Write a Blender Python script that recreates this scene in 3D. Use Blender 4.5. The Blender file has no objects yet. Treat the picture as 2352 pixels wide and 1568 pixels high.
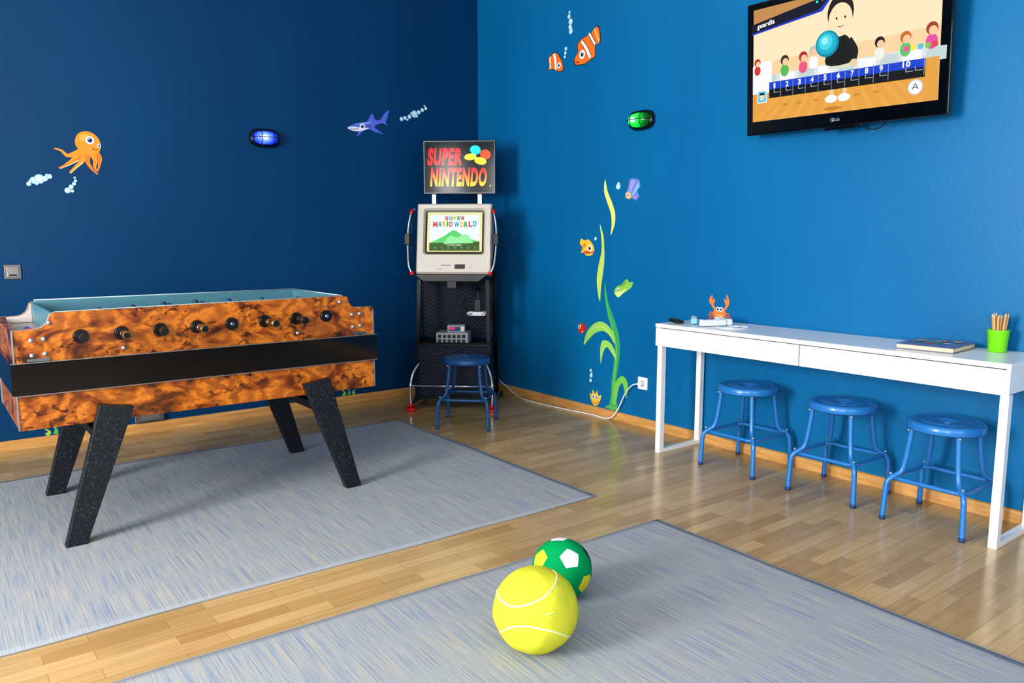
import bpy, bmesh, math, random
from mathutils import Vector, Matrix, Euler, noise
random.seed(7)
SC=bpy.context.scene
SC.view_settings.view_transform='Standard'
try: SC.view_settings.look='Medium High Contrast'
except Exception as ex: print('look',ex)
Yw=5.466; Xw=3.86
def lin(c):
    o=[]
    for x in c[:3]:
        x=x/255.0
        o.append(x/12.92 if x<=0.04045 else ((x+0.055)/1.055)**2.4)
    return (*o,1.0)
# ---------------------------------------------------------------- materials
_M={}
def mat(c,rough=.5,metal=0.0,emit=0.0,coat=0.0,var=.06,nscale=12,spec=.5,bump=0.0,trans=0.0):
    k=(tuple(c),rough,metal,emit,coat,var,nscale,spec,bump,trans)
    if k in _M: return _M[k]
    m=bpy.data.materials.new('paint_%d'%len(_M)); m.use_nodes=True
    nt=m.node_tree; b=nt.nodes['Principled BSDF']
    col=lin(c)
    b.inputs['Roughness'].default_value=rough; b.inputs['Metallic'].default_value=metal
    b.inputs['Specular IOR Level'].default_value=spec
    b.inputs['Coat Weight'].default_value=coat; b.inputs['Coat Roughness'].default_value=.05
    b.inputs['Transmission Weight'].default_value=trans
    b.inputs['Base Color'].default_value=col
    if var>0 or bump>0:
        tc=nt.nodes.new('ShaderNodeTexCoord'); n=nt.nodes.new('ShaderNodeTexNoise'); n.inputs['Scale'].default_value=nscale
        nt.links.new(tc.outputs['Object'],n.inputs['Vector'])
        if var>0:
            mx=nt.nodes.new('ShaderNodeMix'); mx.data_type='RGBA'
            mx.inputs[6].default_value=(*[v*(1-var) for v in col[:3]],1); mx.inputs[7].default_value=(*[min(1,v*(1+var)) for v in col[:3]],1)
            nt.links.new(n.outputs['Fac'],mx.inputs[0]); nt.links.new(mx.outputs[2],b.inputs['Base Color'])
        if bump>0:
            bp=nt.nodes.new('ShaderNodeBump'); bp.inputs['Strength'].default_value=bump; bp.inputs['Distance'].default_value=.003
            nt.links.new(n.outputs['Fac'],bp.inputs['Height']); nt.links.new(bp.outputs[0],b.inputs['Normal'])
    if emit>0:
        b.inputs['Emission Color'].default_value=col; b.inputs['Emission Strength'].default_value=emit
    _M[k]=m; return m
def glow(c,s=1.0):
    k=('glow',tuple(c),s)
    if k in _M: return _M[k]
    m=bpy.data.materials.new('screen_%d'%len(_M)); m.use_nodes=True
    b=m.node_tree.nodes['Principled BSDF']; b.inputs['Base Color'].default_value=(0.01,.01,.01,1)
    b.inputs['Roughness'].default_value=.25; b.inputs['Specular IOR Level'].default_value=.2
    b.inputs['Emission Color'].default_value=lin(c); b.inputs['Emission Strength'].default_value=s
    _M[k]=m; return m
class NT:
    def __init__(s,name):
        s.m=bpy.data.materials.new(name); s.m.use_nodes=True; s.t=s.m.node_tree; s.b=s.t.nodes['Principled BSDF']
    def n(s,typ,**kw):
        x=s.t.nodes.new(typ)
        for k,v in kw.items(): setattr(x,k,v)
        return x
    def l(s,a,b): s.t.links.new(a,b)
    def coords(s,scale,rot=(0,0,0)):
        tc=s.n('ShaderNodeTexCoord'); mp=s.n('ShaderNodeMapping'); mp.inputs['Scale'].default_value=scale; mp.inputs['Rotation'].default_value=rot
        s.l(tc.outputs['Object'],mp.inputs['Vector']); return mp.outputs[0]
    def noise(s,vec,scale,detail=4,dist=0):
        x=s.n('ShaderNodeTexNoise'); x.inputs['Scale'].default_value=scale; x.inputs['Detail'].default_value=detail; x.inputs['Distortion'].default_value=dist
        s.l(vec,x.inputs['Vector']); return x.outputs['Fac']
    def ramp(s,fac,stops):
        r=s.n('ShaderNodeValToRGB'); e=r.color_ramp.elements
        while len(e)<len(stops): e.new(.5)
        for i,(p,c) in enumerate(stops): e[i].position=p; e[i].color=lin(c)
        s.l(fac,r.inputs[0]); return r.outputs[0]
    def mix(s,a,b,f,mode='MIX'):
        m=s.n('ShaderNodeMix'); m.data_type='RGBA'; m.blend_type=mode
        for v,i in ((f,0),(a,6),(b,7)):
            if hasattr(v,'links'): s.l(v,m.inputs[i])
            else: m.inputs[i].default_value=v
        return m.outputs[2]
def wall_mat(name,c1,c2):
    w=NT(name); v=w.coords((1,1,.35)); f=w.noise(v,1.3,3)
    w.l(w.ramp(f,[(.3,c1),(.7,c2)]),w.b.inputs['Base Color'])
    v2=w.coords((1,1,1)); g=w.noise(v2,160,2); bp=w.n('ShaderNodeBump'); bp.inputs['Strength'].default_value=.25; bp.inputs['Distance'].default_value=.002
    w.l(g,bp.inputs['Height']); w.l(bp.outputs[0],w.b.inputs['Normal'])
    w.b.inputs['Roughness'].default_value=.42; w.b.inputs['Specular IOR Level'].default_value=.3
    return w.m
M_WN=wall_mat('shaded_blue_wall_paint',(0,60,100),(0,66,110))  # same blue paint; this wall's dimmer light is darkened into the colour
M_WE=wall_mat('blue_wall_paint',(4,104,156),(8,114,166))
def floor_mat():
    w=NT('oak_parquet'); v=w.coords((1,1,1))
    br=w.n('ShaderNodeTexBrick'); br.offset=.37; br.offset_frequency=2; br.squash=1
    br.inputs['Scale'].default_value=1; br.inputs['Brick Width'].default_value=.36; br.inputs['Row Height'].default_value=.065
    br.inputs['Mortar Size'].default_value=.0007; br.inputs['Mortar Smooth'].default_value=.3; br.inputs['Bias'].default_value=-.1
    br.inputs['Color1'].default_value=lin((216,182,130)); br.inputs['Color2'].default_value=lin((186,150,98)); br.inputs['Mortar'].default_value=lin((138,108,68))
    w.l(v,br.inputs['Vector'])
    g=w.noise(w.coords((3,60,1)),1.0,4,.3)
    gr=w.ramp(g,[(.3,(214,214,214)),(.7,(255,255,255))])
    big=w.ramp(w.noise(v,1.2,3),[(.3,(230,226,218)),(.7,(255,255,255))])
    c=w.mix(br.outputs['Color'],gr,.6,'MULTIPLY'); c=w.mix(c,big,.7,'MULTIPLY')
    w.l(c,w.b.inputs['Base Color'])
    r=w.n('ShaderNodeMapRange'); r.inputs['To Min'].default_value=.12; r.inputs['To Max'].default_value=.26
    w.l(w.noise(v,9,3),r.inputs['Value']); w.l(r.outputs[0],w.b.inputs['Roughness'])
    bp=w.n('ShaderNodeBump'); bp.inputs['Strength'].default_value=.1; bp.inputs['Distance'].default_value=.002
    w.l(br.outputs['Fac'],bp.inputs['Height']); bp.invert=True
    w.l(bp.outputs[0],w.b.inputs['Normal'])
    w.b.inputs['Specular IOR Level'].default_value=.75
    return w.m
M_FLOOR=floor_mat()
def rug_mat():
    w=NT('woven_rug')
    f=w.noise(w.coords((280,4,1)),1.0,2,0)
    c=w.ramp(f,[(.28,(124,142,168)),(.42,(150,159,171)),(.54,(168,171,174)),(.66,(182,174,162)),(.8,(136,151,172))])
    f2=w.noise(w.coords((120,1.8,1)),1.0,2)
    c2=w.ramp(f2,[(.35,(236,238,243)),(.65,(254,252,250))])
    c=w.mix(c,c2,.7,'MULTIPLY')
    w.l(c,w.b.inputs['Base Color']); w.b.inputs['Roughness'].default_value=.9; w.b.inputs['Specular IOR Level'].default_value=.1
    bp=w.n('ShaderNodeBump'); bp.inputs['Strength'].default_value=.2; bp.inputs['Distance'].default_value=.002
    w.l(w.noise(w.coords((260,60,1)),1,2),bp.inputs['Height']); w.l(bp.outputs[0],w.b.inputs['Normal'])
    return w.m
M_RUG=rug_mat()
def burl_mat():
    w=NT('burl_veneer'); v=w.coords((1,1,1.6))
    f=w.noise(v,4.2,9,1.4)
    wv=w.n('ShaderNodeTexWave'); wv.inputs['Scale'].default_value=1.4; wv.inputs['Distortion'].default_value=18; wv.inputs['Detail'].default_value=6; wv.inputs['Detail Scale'].default_value=1.1; wv.inputs['Detail Roughness'].default_value=.65
    w.l(v,wv.inputs['Vector'])
    c=w.ramp(wv.outputs['Fac'],[(.0,(160,88,22)),(.3,(188,108,30)),(.6,(208,126,38)),(.85,(182,102,28)),(1,(154,84,20))])
    d=w.ramp(f,[(.34,(76,54,38)),(.42,(186,160,134)),(.48,(255,255,255)),(.60,(255,252,246)),(.69,(160,126,98))])
    c=w.mix(c,d,.9,'MULTIPLY')
    s=w.ramp(w.noise(v,30,7,.6),[(.52,(255,255,255)),(.61,(96,64,46))])
    msk=w.ramp(w.noise(v,4.6,5,.6),[(.48,(0,0,0)),(.55,(255,255,255))])
    c2=w.mix(c,s,.9,'MULTIPLY'); o=w.mix(c,c2,msk)
    w.l(o,w.b.inputs['Base Color']); w.b.inputs['Roughness'].default_value=.28
    w.b.inputs['Coat Weight'].default_value=.25
    return w.m
M_BURL=burl_mat()
def base_mat():
    w=NT('oak_skirting'); g=w.noise(w.coords((6,6,60)),1,4,.3)
    w.l(w.ramp(g,[(.3,(190,138,78)),(.7,(218,168,104))]),w.b.inputs['Base Color']); w.b.inputs['Roughness'].default_value=.4
    return w.m
M_BASE=base_mat()
def perf_mat():
    w=NT('perforated_black_steel'); v=w.coords((70,70,44),(0,0,0))
    vo=w.n('ShaderNodeTexVoronoi'); vo.inputs['Scale'].default_value=1.0; vo.inputs['Randomness'].default_value=0
    mp=w.n('ShaderNodeMapping'); mp.inputs['Rotation'].default_value=(0,.785,0); w.l(v,mp.inputs[0]); w.l(mp.outputs[0],vo.inputs['Vector'])
    w.l(w.ramp(vo.outputs['Distance'],[(.36,(1,2,4)),(.46,(60,64,80))]),w.b.inputs['Base Color'])
    w.b.inputs['Roughness'].default_value=.6; w.b.inputs['Specular IOR Level'].default_value=.12
    return w.m
M_PERF=perf_mat()
def speck_mat():
    w=NT('textured_black_paint'); f=w.noise(w.coords((1,1,1)),110,3)
    w.l(w.ramp(f,[(.56,(14,17,23)),(.72,(64,70,84))]),w.b.inputs['Base Color']); w.b.inputs['Roughness'].default_value=.5
    bp=w.n('ShaderNodeBump'); bp.inputs['Strength'].default_value=.4; bp.inputs['Distance'].default_value=.003; w.l(f,bp.inputs['Height']); w.l(bp.outputs[0],w.b.inputs['Normal'])
    return w.m
M_SPECK=speck_mat()
CHROME=mat((205,208,214),.18,1.0,var=.03); BRASS=mat((176,142,94),.25,1.0); BLACK=mat((12,13,16),.35,var=.1); BLKGL=mat((6,6,8),.1,coat=.3,var=.1)
WHITE=mat((244,244,244),.25,var=.01); BLUEP=mat((42,120,190),.3,coat=.2,var=.04); RED=mat((206,20,26),.35)
STEEL=mat((150,152,156),.3,1.0)
# ---------------------------------------------------------------- mesh tools
def cat(pts,n=5,closed=True):
    P=[Vector(p) for p in pts]; out=[]; N=len(P)
    rng=range(N) if closed else range(N-1)
    for i in rng:
        if closed: a,b,c,d=P[i-1],P[i],P[(i+1)%N],P[(i+2)%N]
        else: a,b,c,d=P[max(i-1,0)],P[i],P[i+1],P[min(i+2,N-1)]
        for j in range(n):
            t=j/n
            out.append(.5*((2*b)+(c-a)*t+(2*a-5*b+4*c-d)*t*t+(3*b-a-3*c+d)*t**3))
    if not closed: out.append(P[-1])
    return out
def ell(cx,cy,rx,ry=None,rot=0,n=28):
    ry=rx if ry is None else ry; o=[]
    for i in range(n):
        a=2*math.pi*i/n; x=rx*math.cos(a); y=ry*math.sin(a)
        o.append((cx+x*math.cos(rot)-y*math.sin(rot),cy+x*math.sin(rot)+y*math.cos(rot)))
    return o
def ribbon(pts,w0,w1,n=6,mid=None):
    c=cat([(p[0],p[1],0) for p in pts],n,False); L=[];R=[]
    for i,p in enumerate(c):
        t=i/(len(c)-1); d=(c[min(i+1,len(c)-1)]-c[max(i-1,0)]).normalized()
        w=(w0*(1-t)+w1*t)/2 if mid is None else (w0*(1-t)+w1*t)/2+mid*math.sin(math.pi*t)/2
        nn=Vector((-d.y,d.x,0)); L.append(p+nn*w); R.append(p-nn*w)
    return [(p.x,p.y) for p in L+R[::-1]]
class MB:
    def __init__(s): s.v=[];s.f=[];s.mi=[];s.sm=[];s.mats=[]
    def _m(s,m):
        if m not in s.mats: s.mats.append(m)
        return s.mats.index(m)
    def add(s,vs,fs,m,smooth=False,M=None):
        o=len(s.v); i=s._m(m)
        for v in vs:
            v=Vector(v); s.v.append(M@v if M is not None else v)
        for f in fs: s.f.append([o+k for k in f]); s.mi.append(i); s.sm.append(smooth)
        return s
    def box(s,x0,x1,y0,y1,z0,z1,m,M=None):
        vs=[(x,y,z) for x in(x0,x1) for y in(y0,y1) for z in(z0,z1)]
        return s.add(vs,[(0,1,3,2),(4,6,7,5),(0,4,5,1),(2,3,7,6),(0,2,6,4),(1,5,7,3)],m,False,M)
    def cyl(s,p0,p1,r0,m,r1=None,seg=20,M=None):
        p0=Vector(p0);p1=Vector(p1); r1=r0 if r1 is None else r1; d=(p1-p0).normalized()
        u=d.orthogonal().normalized(); w=d.cross(u); o=len(s.v); i=s._m(m)
        for p,r in((p0,r0),(p1,r1)):
            for k in range(seg):
                a=2*math.pi*k/seg; q=p+(u*math.cos(a)+w*math.sin(a))*r; s.v.append(M@q if M is not None else q)
        for k in range(seg):
            s.f.append([o+k,o+(k+1)%seg,o+seg+(k+1)%seg,o+seg+k]); s.mi.append(i); s.sm.append(True)
        s.f.append([o+k for k in range(seg)][::-1]); s.mi.append(i); s.sm.append(False)
        s.f.append([o+seg+k for k in range(seg)]); s.mi.append(i); s.sm.append(False)
        return s
    def tube(s,pts,r,m,seg=12,closed=False,n=6,M=None):
        P=cat(pts,n,closed) if n>0 else [Vector(p) for p in pts]
        N=len(P); o=len(s.v); i=s._m(m); u=None
        for k in range(N):
            if closed: d=(P[(k+1)%N]-P[k-1]).normalized()
            else: d=(P[min(k+1,N-1)]-P[max(k-1,0)]).normalized()
            if u is None: u=d.orthogonal().normalized()
            u=(u-d*u.dot(d)).normalized(); w=d.cross(u)
            for j in range(seg):
                a=2*math.pi*j/seg; q=P[k]+(u*math.cos(a)+w*math.sin(a))*r; s.v.append(M@q if M is not None else q)
        for k in range(N if closed else N-1):
            for j in range(seg):
                a=o+k*seg; b=o+((k+1)%N)*seg
                s.f.append([a+j,a+(j+1)%seg,b+(j+1)%seg,b+j]); s.mi.append(i); s.sm.append(True)
        if not closed:
            s.f.append([o+j for j in range(seg)][::-1]); s.mi.append(i); s.sm.append(False)
            s.f.append([o+(N-1)*seg+j for j in range(seg)]); s.mi.append(i); s.sm.append(False)
        return s
    def lathe(s,prof,m,seg=48,c=(0,0,0),M=None,closed=True):
        o=len(s.v); i=s._m(m); n=len(prof)
        for k in range(seg):
            a=2*math.pi*k/seg
            for r,z in prof:
                q=Vector((c[0]+r*math.cos(a),c[1]+r*math.sin(a),c[2]+z)); s.v.append(M@q if M is not None else q)
        for k in range(seg):
            for j in range(n if closed else n-1):
                a=o+k*n; b=o+((k+1)%seg)*n; j2=(j+1)%n
                s.f.append([a+j,b+j,b+j2,a+j2]); s.mi.append(i); s.sm.append(True)
        return s
    def prism(s,pts,y0,y1,m,M=None,ms=None):
        n=len(pts); vs=[(p[0],y0,p[1]) for p in pts]+[(p[0],y1,p[1]) for p in pts]
        s.add(vs,[list(range(n)),list(range(n,2*n))[::-1]],m,False,M)
        o=len(s.v)-2*n; i=s._m(ms or m)
        for k in range(n): s.f.append([o+k,o+n+k,o+n+(k+1)%n,o+(k+1)%n]); s.mi.append(i); s.sm.append(False)
        return s
    def ball(s,c,r,m,sx=1,sy=1,sz=1,u=20,v=12,M=None):
        prof=[(max(1e-5,r*math.sin(math.pi*k/v)),-r*math.cos(math.pi*k/v)) for k in range(v+1)]
        T=Matrix.Translation(Vector(c))@Matrix.Diagonal((sx,sy,sz,1))
        if M is not None: T=M@T
        return s.lathe(prof,m,u,(0,0,0),T,closed=False)
    def each(s,name,parent,**kw):
        """one object per separate piece"""
        par=list(range(len(s.v)))
        def fd(a):
            while par[a]!=a: par[a]=par[par[a]]; a=par[a]
            return a
        for f in s.f:
            for k in f[1:]: par[fd(k)]=fd(f[0])
        gr={}
        for i,f in enumerate(s.f): gr.setdefault(fd(f[0]),[]).append(i)
        out=[]
        for ids in gr.values():
            b=MB(); mp={}
            for i in ids:
                nf=[]
                for k in s.f[i]:
                    if k not in mp: mp[k]=len(b.v); b.v.append(s.v[k])
                    nf.append(mp[k])
                b.f.append(nf); b.mi.append(b._m(s.mats[s.mi[i]])); b.sm.append(s.sm[i])
            out.append(b.fin(name,parent,**kw))
        return out
    def fin(s,name,parent=None,loc=None,rot=None,bevel=0,label=None,cat_=None,group=None,kind=None,recalc=True,off=None,merge=False,bseg=2):
        me=bpy.data.meshes.new(name); vs=s.v
        if off is not None: vs=[v-Vector(off) for v in vs]
        me.from_pydata([tuple(v) for v in vs],[],s.f)
        for m in s.mats: me.materials.append(m)
        me.polygons.foreach_set('material_index',s.mi); me.polygons.foreach_set('use_smooth',s.sm)
        if recalc:
            bm=bmesh.new(); bm.from_mesh(me); bmesh.ops.remove_doubles(bm,verts=bm.verts,dist=1e-6) if merge else None
            bmesh.ops.recalc_face_normals(bm,faces=bm.faces); bm.to_mesh(me); bm.free()
        ob=bpy.data.objects.new(name,me); SC.collection.objects.link(ob)
        if parent is not None: ob.parent=parent
        if loc is not None: ob.location=loc
        if rot is not None: ob.rotation_euler=rot
        if bevel>0:
            b=ob.modifiers.new('bevel','BEVEL'); b.width=bevel; b.segments=bseg; b.limit_method='ANGLE'; b.angle_limit=math.radians(50); b.harden_normals=False
        if label: ob['label']=label
        if cat_: ob['category']=cat_
        if group: ob['group']=group
        if kind: ob['kind']=kind
        return ob
def thing(name,loc,label,cat_,rot=(0,0,0),group=None):
    e=bpy.data.objects.new(name,None); e.empty_display_size=.1; e.location=loc; e.rotation_euler=rot
    SC.collection.objects.link(e); e['label']=label; e['category']=cat_
    if group: e['group']=group
    return e
_T={}
def textmesh(body,bold=.02):
    if (body,bold) in _T: return _T[body,bold]
    cu=bpy.data.curves.new('lettering','FONT'); cu.body=body; cu.size=1; cu.resolution_u=3; cu.offset=bold
    if bold>.03: cu.space_character=1.12
    ob=bpy.data.objects.new('lettering',cu); SC.collection.objects.link(ob); bpy.context.view_layer.update()
    me=bpy.data.meshes.new_from_object(ob.evaluated_get(bpy.context.evaluated_depsgraph_get()))
    vs=[v.co.copy() for v in me.vertices]; fs=[list(p.vertices) for p in me.polygons]
    x0=min(v.x for v in vs);x1=max(v.x for v in vs);y0=min(v.y for v in vs);y1=max(v.y for v in vs)
    vs=[((v.x-x0)/(x1-x0),(v.y-y0)/(y1-y0)) for v in vs]
    bpy.data.objects.remove(ob); bpy.data.curves.remove(cu); bpy.data.meshes.remove(me)
    _T[body,bold]=(vs,fs); return _T[body,bold]
class CV(MB):
    """flat picture: points (a,b) -> (a,-layer*eps,b), face looks to -Y"""
    def __init__(s,eps=.0004): super().__init__(); s.eps=eps; s.L=0
    def p(s,pts,m,up=True):
        if up: s.L+=1
        y=-s.L*s.eps
        s.add([(q[0],y,q[1]) for q in pts],[list(range(len(pts)))],m); return s
    def r(s,x0,z0,x1,z1,m,up=True): return s.p([(x0,z0),(x1,z0),(x1,z1),(x0,z1)],m,up)
    def text(s,body,x,z,w,h,m,shear=0,rot=0,bold=.02):
        s.L+=1; y=-s.L*s.eps; vs,fs=textmesh(body,bold); c,sn=math.cos(rot),math.sin(rot)
        o=[]
        for a,b in vs:
            X=a*w+shear*b*h; Z=b*h; o.append((x+X*c-Z*sn,y,z+X*sn+Z*c))
        s.add(o,fs,m); return s
# ---------------------------------------------------------------- room
b=MB(); b.box(-3.3,Xw+.1,-3.3,Yw+.1,-.1,0,M_FLOOR); b.fin('floor',kind='structure')
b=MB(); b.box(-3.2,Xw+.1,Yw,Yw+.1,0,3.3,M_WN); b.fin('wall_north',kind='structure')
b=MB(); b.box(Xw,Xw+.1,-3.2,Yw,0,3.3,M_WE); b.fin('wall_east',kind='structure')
b=MB(); b.box(-3.3,-3.2,-3.2,Yw+.1,0,3.3,M_WE); b.fin('wall_west',kind='structure')
b=MB(); b.box(-3.3,Xw+.1,-3.3,-3.2,0,3.3,M_WE); b.fin('wall_south',kind='structure')
b=MB(); b.box(-3.3,Xw+.1,-3.3,Yw+.1,3.3,3.4,mat((225,225,222),.8,var=.01)); b.fin('ceiling',kind='structure')
def base(name,horizontal):
    b=MB(); pr=[(0,0),(.016,0),(.016,.045),(.012,.055),(.004,.06),(0,.06)]
    if horizontal: vs=[(-3.2,Yw-p,z) for p,z in pr]+[(Xw,Yw-p,z) for p,z in pr]
    else: vs=[(Xw-p,-3.2,z) for p,z in pr]+[(Xw-p,Yw,z) for p,z in pr]
    n=len(pr); fs=[list(range(n)),list(range(n,2*n))]+[[k,(k+1)%n,n+(k+1)%n,n+k] for k in range(n)]
    b.add(vs,fs,M_BASE); b.fin(name,kind='structure')
base('baseboard_north',True); base('baseboard_east',False)
# ---------------------------------------------------------------- rugs
def rug(name,x0,x1,y0,y1,rot,pivot,label,seed):
    NX,NY=90,60; T=.0065; b=MB(); vs=[]
    for j in range(NY+1):
        for i in range(NX+1):
            u=i/NX;v=j/NY; x=x0+(x1-x0)*u; y=y0+(y1-y0)*v
            e=min(u,1-u,v,1-v)
            wob=noise.noise(Vector((x*2.2,y*2.2,seed)))*.012
            z=T+max(0,noise.noise(Vector((x*3,y*3,seed+5))))*(.004 if e<.05 else .0)
            if j in(0,NY): y+=wob
            if i in(0,NX): x+=wob
            vs.append((x,y,z))
    fs=[(j*(NX+1)+i,j*(NX+1)+i+1,(j+1)*(NX+1)+i+1,(j+1)*(NX+1)+i) for j in range(NY) for i in range(NX)]
    b.add(vs,fs,M_RUG,True)
    ring=[i for i in range(NX+1)]+[j*(NX+1)+NX for j in range(1,NY+1)]+[NY*(NX+1)+i for i in range(NX-1,-1,-1)]+[j*(NX+1) for j in range(NY-1,0,-1)]
    hem=mat((158,163,170),.9); hv=[];n=len(ring)
    for k in ring: x,y,z=vs[k]; hv+= [(x,y,z),(x,y,0.0005)]
    b.add(hv,[(2*k,2*k+1,2*((k+1)%n)+1,2*((k+1)%n)) for k in range(n)],hem,False)
    c=Vector((*pivot,0)); ob=b.fin(name,off=c,loc=c,rot=(0,0,rot),label=label,cat_='rug',merge=True)
    hb=MB(); hb.tube([Vector(vs[k])-c-Vector((0,0,.0015)) for k in ring[::2]],.0022,hem,seg=6,closed=True,n=0)
    hb.fin('hem',parent=ob,recalc=True)
    return ob
rug('area_rug',-.42,2.60,2.69,4.715,math.radians(-1.0),(2.6,2.69),'grey-blue streaked flatweave rug under the football table',1.0)
rug('area_rug.001',-.40,2.60,.28,2.29,math.radians(-1.8),(2.6,2.29),'grey-blue streaked flatweave rug beneath the two plush balls',9.0)
# ---------------------------------------------------------------- foosball table
FO=Vector((1.095,3.965,0))
ft=thing('foosball_table',FO+Vector((0,0,.0070)),'burl-veneered table football table with black band and splayed legs','table football')
X0,X1,Y0,Y1=.300,1.885,3.62,4.31
def side_profile():
    L=[(X0,.495),(X1,.495),(X1,.912),(1.79,.914)]
    L+=[(1.775,.916),(1.757,.928),(1.748,.948),(1.742,.968),(1.725,.974)]
    L+=[(.455,.966),(.437,.960),(.430,.940),(.420,.920),(.402,.907),(.385,.902),(X0,.900)]
    return L
EDGE=mat((176,166,156),.35)
for nm,ya,yb in (('side_panel',Y0,Y0+.028),('side_panel',Y1-.028,Y1)):
    b=MB(); b.prism(side_profile(),ya,yb,M_BURL,ms=EDGE); b.fin(nm,ft,off=FO)
for xa,xb in ((X0+.001,X0+.029),(X1-.029,X1-.001)):
    b=MB(); b.box(xa,xb,Y0+.028,Y1-.028,.495,.895,M_BURL); b.fin('end_panel',ft,off=FO)
b=MB(); b.box(X0+.03,X1-.03,Y0+.03,Y1-.03,.497,.51,BLACK); b.fin('underside_panel',ft,off=FO)
TEAL=mat((82,128,142),.4); TEALF=mat((46,100,110),.5)
b=MB(); xi,xj,yi,yj=.455,1.715,Y0+.028,Y1-.028
b.box(xi,xj,yi,yj,.76,.775,TEALF)
b.box(xi,xj,yi,yi+.012,.775,.962,TEAL); b.box(xi,xj,yj-.012,yj,.775,.972,TEAL)
b.box(xi-.012,xi,yi,yj,.62,.962,TEAL); b.box(xj,xj+.012,yi,yj,.62,.972,TEAL)
b.fin('playing_field',ft,off=FO,bevel=.002)
b=MB(); SHM=mat((160,150,142),.3)
b.box(X0+.03,xi-.013,yi,yj,.862,.87,SHM); b.box(xj+.013,X1-.03,yi,yj,.862,.87,SHM); b.each('end_shelf',ft,off=FO)
b=MB(); pts=[(.34,.872),(.442,.872),(.442,.958),(.438,.958),(.43,.93),(.415,.912),(.39,.902),(.34,.90)]; CKM=mat((200,186,178),.3)
b.prism(pts,yi+.0,yi+.012,CKM); b.prism(pts,yj-.012,yj,CKM); b.each('end_cheek',ft,off=FO,label='white scooped end cheek')
b=MB(); g=.013
for z0,z1,gg in ((.64,.768,g),):
    vo=[(X0-gg,Y0-gg),(X1+gg,Y0-gg),(X1+gg,Y1+gg),(X0-gg,Y1+gg)]; vi=[(X0-.0005,Y0-.0005),(X1+.0005,Y0-.0005),(X1+.0005,Y1+.0005),(X0-.0005,Y1+.0005)]
    vs=[(x,y,z) for z in(z0,z1) for x,y in vo+vi]; fs=[]
    for k in range(4):
        j=(k+1)%4; fs+=[(k,j,8+j,8+k),(4+k,12+k,12+j,4+j),(8+k,8+j,12+j,12+k),(k,4+k,4+j,j)]
    b.add(vs,fs,BLKGL)
b.fin('side_band',ft,off=FO,bevel=.002,label='glossy black band')
b=MB(); ALU=mat((170,168,164),.35,.8)
for x in (X0-.003,X1-.004):
    for z0,z1 in ((.497,.64),(.768,.90)):
        b.box(x,x+.006,Y0-.003,Y0+.003,z0,z1,ALU); b.box(x,x+.006,Y1-.003,Y1+.003,z0,z1,ALU)
for z in (.636,.768): b.box(X0-g,X1+g,Y0-g-.001,Y0-g+.001,z,z+.003,ALU)
b.each('edge_trim',ft,off=FO,label='thin aluminium edge strip')
b=MB(); GL=mat((170,186,188),.15)
b.tube([(xi,yj,.973),(xj,yj,.975)],.0035,GL,n=0,seg=6); b.tube([(xi,yi,.965),(xj,yi,.975)],.0025,GL,n=0,seg=6); b.tube([(xj+.006,yi,.975),(xj+.006,yj,.975)],.0035,GL,n=0,seg=6)
b.each('top_rim',ft,off=FO)
stub=[.085,.11,.08,.125,.012,.15,.12,.012]; nfig=[1,2,3,5,5,3,2,1]
for i in range(8):
    x=.541+.1546*i; z=.862+.0025*i
    b=MB(); b.cyl((x,Y0-.001,z),(x,Y0-.013,z),.030,BLACK,.027,24); b.fin('rod_bearing',ft,off=FO)
    b=MB(); b.cyl((x,Y0-.021 if stub[i]<.02 else Y0-stub[i]*.55,z),(x,Y1+.22,z),.008,CHROME,seg=12)
    rod=b.fin('rod',ft,off=FO)
    if stub[i]>.02:
        b=MB(); mt=BRASS if i in(1,3,5) else mat((60,52,46),.3,.6)
        b.cyl((x,Y0-.022,z),(x,Y0-stub[i]*.6,z),.0145,CHROME if i in(0,1,3) else mt,.0155,16)
        b.cyl((x,Y0-stub[i]*.6,z),(x,Y0-stub[i],z),.018,mt,.0175,8)
        b.cyl((x,Y0-stub[i],z),(x,Y0-stub[i]-.003,z),.013,BLACK,seg=12)
        b.fin('rod_end',rod,off=FO)
    b=MB(); b.cyl((x,Y1+.12,z),(x,Y1+.24,z),.016,BLACK,.018); b.fin('handle',rod,off=FO)
    for k in range(nfig[i]):
        y=yi+(yj-yi)*(k+1)/(nfig[i]+1); c=mat((20,50,100),.4) if i%2 else mat((24,66,84),.4)
        b=MB(); b.ball((x,y,z+.062),.014,c,u=12,v=8); b.lathe([(.0001,.052),(.014,.045),(.019,.03),(.014,-.01),(.011,-.045),(.009,-.062),(.0001,-.064)],c,12,(x,y,z),closed=False)
        b.fin('player_figure',rod,off=FO)
bolts=[(.364,.858),(.408,.861),(.364,.797),(.410,.80),(1.765,.878),(1.808,.880),(1.768,.815),(1.810,.818),(.43,.925),(1.70,.945),(.70,.80),(1.475,.805)]
b=MB()
for x,z in bolts: b.ball((x,Y0-.002,z),.0105,CHROME,1,.7,1,14,8)
for o in b.each('bolt',ft,off=FO): o['label']='chrome dome bolt'
b=MB(); b.box(.345,.425,Y0-.006,Y0,.772,.784,STEEL); b.box(1.77,1.84,Y0-.006,Y0,.775,.787,STEEL); b.each('hinge_plate',ft,off=FO,bevel=.001)
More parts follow.
